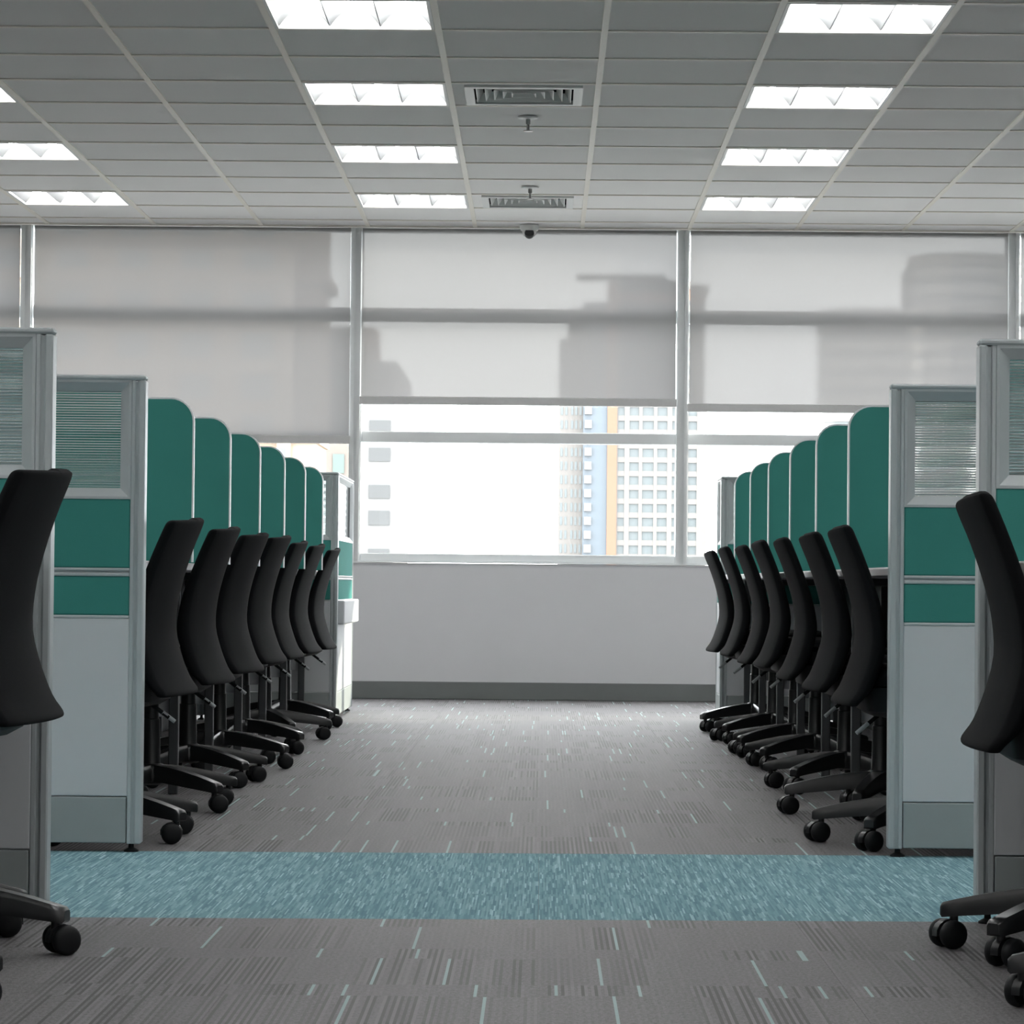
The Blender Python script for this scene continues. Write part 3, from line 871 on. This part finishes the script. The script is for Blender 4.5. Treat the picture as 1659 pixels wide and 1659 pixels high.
# (x, y, turn from facing the desk, heading of a base arm, seat lift)
RIGHT = [(0.968, 8.02, 0.5, 164, -0.004), (0.979, 9.04, 1.5, 178, -0.004), (0.980, 10.10, 0, 228, -0.004), (0.988, 11.28, 1, 222, 0.004), (0.978, 12.08, 0.5, 143, -0.004), (0.970, 13.10, 0.5, 147, 0.002), (0.966, 14.13, 1.5, 133, -0.004)]
LEFT = [(-1.110, 7.97, 175.5, 37, 0.004), (-1.116, 9.02, 175.5, -38, 0.0), (-1.132, 10.12, 174, -42, 0.0), (-1.132, 11.08, 175, -24, 0.006), (-1.136, 12.02, 177.5, -30, 0.0), (-1.136, 12.98, 177, 11, 0.0), (-1.136, 14.00, 178, 35, -0.006)]
for i, (x, y, t, b, l) in enumerate(RIGHT):
    make_chair(x, y, t, b, l, 'black mesh office chair, %s beyond the teal strip in the right row' % ORD[i], 'office chairs in the far rows')
for i, (x, y, t, b, l) in enumerate(LEFT):
    make_chair(x, y, t, b, l, 'black mesh office chair, %s beyond the teal strip in the left row' % ORD[i], 'office chairs in the far rows')
make_chair(0.980, 5.62, -1.5, 152, 0.010, 'large black mesh office chair cut by the right edge, before the near end panel', 'office chairs in the near rows')
make_chair(-1.090, 5.55, 176, -13, 0.042, 'large black mesh office chair cut by the left edge, before the near end panel', 'office chairs in the near rows')
make_chair(1.00, 4.85, 0, 165, 0.0, 'black office chair of which only a castor shows, bottom right corner', 'office chairs in the near rows')
make_chair(-1.08, 4.72, 180, 20, 0.0, 'black office chair of which only a castor shows, bottom left corner', 'office chairs in the near rows')

# ------------------------------------------------------------------ outside: city
struct(MB().box(-1500, 1500, 40, 3000, -82, -80).build('ground_outside', M['city']))
def bpart(name, mat, parent, *b):
    return MB().box(*b).build(name, mat, parent)
def win_grid(parent, xs, zs, y, mat, name='window', depth=0.25):
    cache = {}
    for (x0, x1) in xs:
        for (z0, z1) in zs:
            k = (round(x1 - x0, 3), round(z1 - z0, 3))
            if k not in cache: cache[k] = MB().box(0, k[0], 0, depth, 0, k[1]).mesh(name, mat)
            put(name, cache[k], parent, (x0, y, z0))

# central tower: cream grid, blue glass bay, orange pilaster
t = tag(empty('tower_block', (0, 0, 0)), 'cream high-rise with an orange pilaster and blue glass bay, centre', 'building')
D = 700.0
bpart('side_wing', M['far_cream'], t, 3.65, 9.2, D + 4, D + 30, -80, 56.0)
bpart('wing_shoulder', M['far_cream'], t, 5.6, 9.2, D + 6, D + 30, 56.0, 63.0)
bpart('glass_bay', M['far_blue'], t, 9.0, 14.4, D + 1.0, D + 30, -80, 64.2)
bpart('pilaster', M['far_orange'], t, 14.36, 16.5, D - 0.4, D + 4, -80, 68.5)
bpart('main_body', M['far_glass'], t, 16.5, 36.4, D + 0.6, D + 30, -80, 64.0)
bpart('orange_crown', M['far_orange'], t, 16.5, 36.6, D, D + 28, 64.0, 66.4)
bpart('corner_crown', M['far_pink'], t, 31.5, 37.2, D - 0.6, D + 30, 66.4, 68.2)
bpart('roof_plant', M['far_roof'], t, 15.6, 31.5, D + 3, D + 26, 66.4, 69.6)
bpart('crane_arm', M['far_roof'], t, 7.5, 27.5, D + 8, D + 10, 69.8, 71.2)  # crane arm lying across the tower top
rows = [(30.8 + 3.08 * k) for k in range(-13, 11)]       # window tops
piers = [(18.2, 19.3), (21.4, 22.2), (24.7, 25.5), (27.7, 28.8), (31.0, 32.4), (34.3, 36.4), (16.5, 16.75)]
for a, b in piers: bpart('pier', M['far_cream'], t, a, b, D, D + 0.7, -80, 64.0)
for z in rows:
    bpart('spandrel', M['far_cream'], t, 16.5, 36.4, D + 0.05, D + 0.7, z, z + 1.18)
    bpart('balcony', M['far_white'], t, 9.3, 10.9, D - 0.2, D + 1.2, z - 1.7, z + 0.1)
win_grid(t, [(4.0, 4.5), (5.0, 5.5), (6.3, 6.8), (7.2, 7.7), (8.2, 8.7)], [(z - 1.7, z + 0.2) for z in rows if z < 55], D + 3.9, M['far_glass'])

# round towers on the right
def round_tower(x, y, r, z1, pitch, lab, mat):
    b = tag(empty('round_tower', (x, y, 0)), lab, 'building', 'round towers on the right')
    MB().lathe([(r, -80), (r, z1), (r * 0.9, z1 + 0.4)], n=40).build('shaft', M['far_glass'], b, True)
    z = z1 - pitch * 14
    ring = MB().lathe([(r * 0.99, 0.0), (r * 1.05, 0.0), (r * 1.05, pitch * 0.5), (r * 0.99, pitch * 0.5)], n=40).mesh('balcony_ring', mat, True)
    while z < z1 - 0.1:
        put('balcony_ring', ring, b, (0, 0, z)); z += pitch
    MB().lathe([(r * 1.04, z1 - pitch * 0.35), (r * 1.04, z1 + 0.8), (r * 0.6, z1 + 1.0)], n=40).build('parapet', mat, b, True)
    return b
round_tower(53.3, 508, 8.3, 44.6, 2.95, 'lower round tower with pale floor bands seen through right blind', M['far_gloss'])
b = round_tower(76.5, 570, 9.6, 60.2, 3.3, 'taller round tower behind the lower one, seen through right blind', M['far_gloss'])
bpart('lift_shaft', M['far_grey'], b, -10.4, -6.0, -3.0, 5.0, -80, 58.6)

# beige building on the left
t = tag(empty('apartment_building', (0, 0, 0)), 'broad beige stone building with pilasters behind left blind', 'building')
D = 250.0
bpart('wall', M['far_beige'], t, -46, -18.05, D, D + 12, -80, 45)
bpart('cornice', M['far_beige'], t, -46, -17.5, D - 0.5, D + 12.6, 24.6, 25.6)
bpart('cornice', M['far_beige'], t, -46, -17.8, D - 0.3, D + 12.3, 11.6, 12.2)
x = -20.0
while x > -46:
    bpart('pilaster', M['far_beige'], t, x - 1.1, x, D - 0.5, D + 0.2, -80, 24.6)
    x -= 5.0
xs = [(-20.0 - 1.1 - 5.0 * k - 3.2, -20.0 - 1.1 - 5.0 * k - 0.7) for k in range(5)]
win_grid(t, xs, [(2.0 + 3.3 * k, 4.1 + 3.3 * k) for k in range(-1, 10)], D - 0.1, M['far_glass'], depth=0.2)
win_grid(t, [(-23.5, -20.4)], [(9.6 - 9.0, 11.2)], D - 0.6, M['far_blue'], depth=0.3)

# white building between the left and middle windows
t = tag(empty('apartment_building', (0, 0, 0)), 'white apartment building with grey windows, left in middle window', 'building')
D = 330.0
bpart('wall', M['far_pink'], t, -23.5, -19.9, D - 0.2, D + 38, -80, 27.6)
bpart('wall', M['far_white'], t, -19.9, -15.6, D, D + 36, -80, 24.1)
bpart('sunlit_block', M['far_orange'], t, -19.7, -17.9, D + 2, D + 12, 24.1, 27.8)  # orange colour stands in for sunlight on this upper block
win_grid(t, [(-22.0, -20.8)], [(7.6 + 4.4 * k, 9.6 + 4.4 * k) for k in range(-1, 4)] + [(11.7, 13.1)][:0], D - 0.35, M['far_teal'])
win_grid(t, [(-18.2, -16.0)], [(16.5, 17.6), (13.3, 14.7), (9.4, 10.8), (6.6, 8.1), (2.7, 4.1)], D - 0.15, M['far_window'])
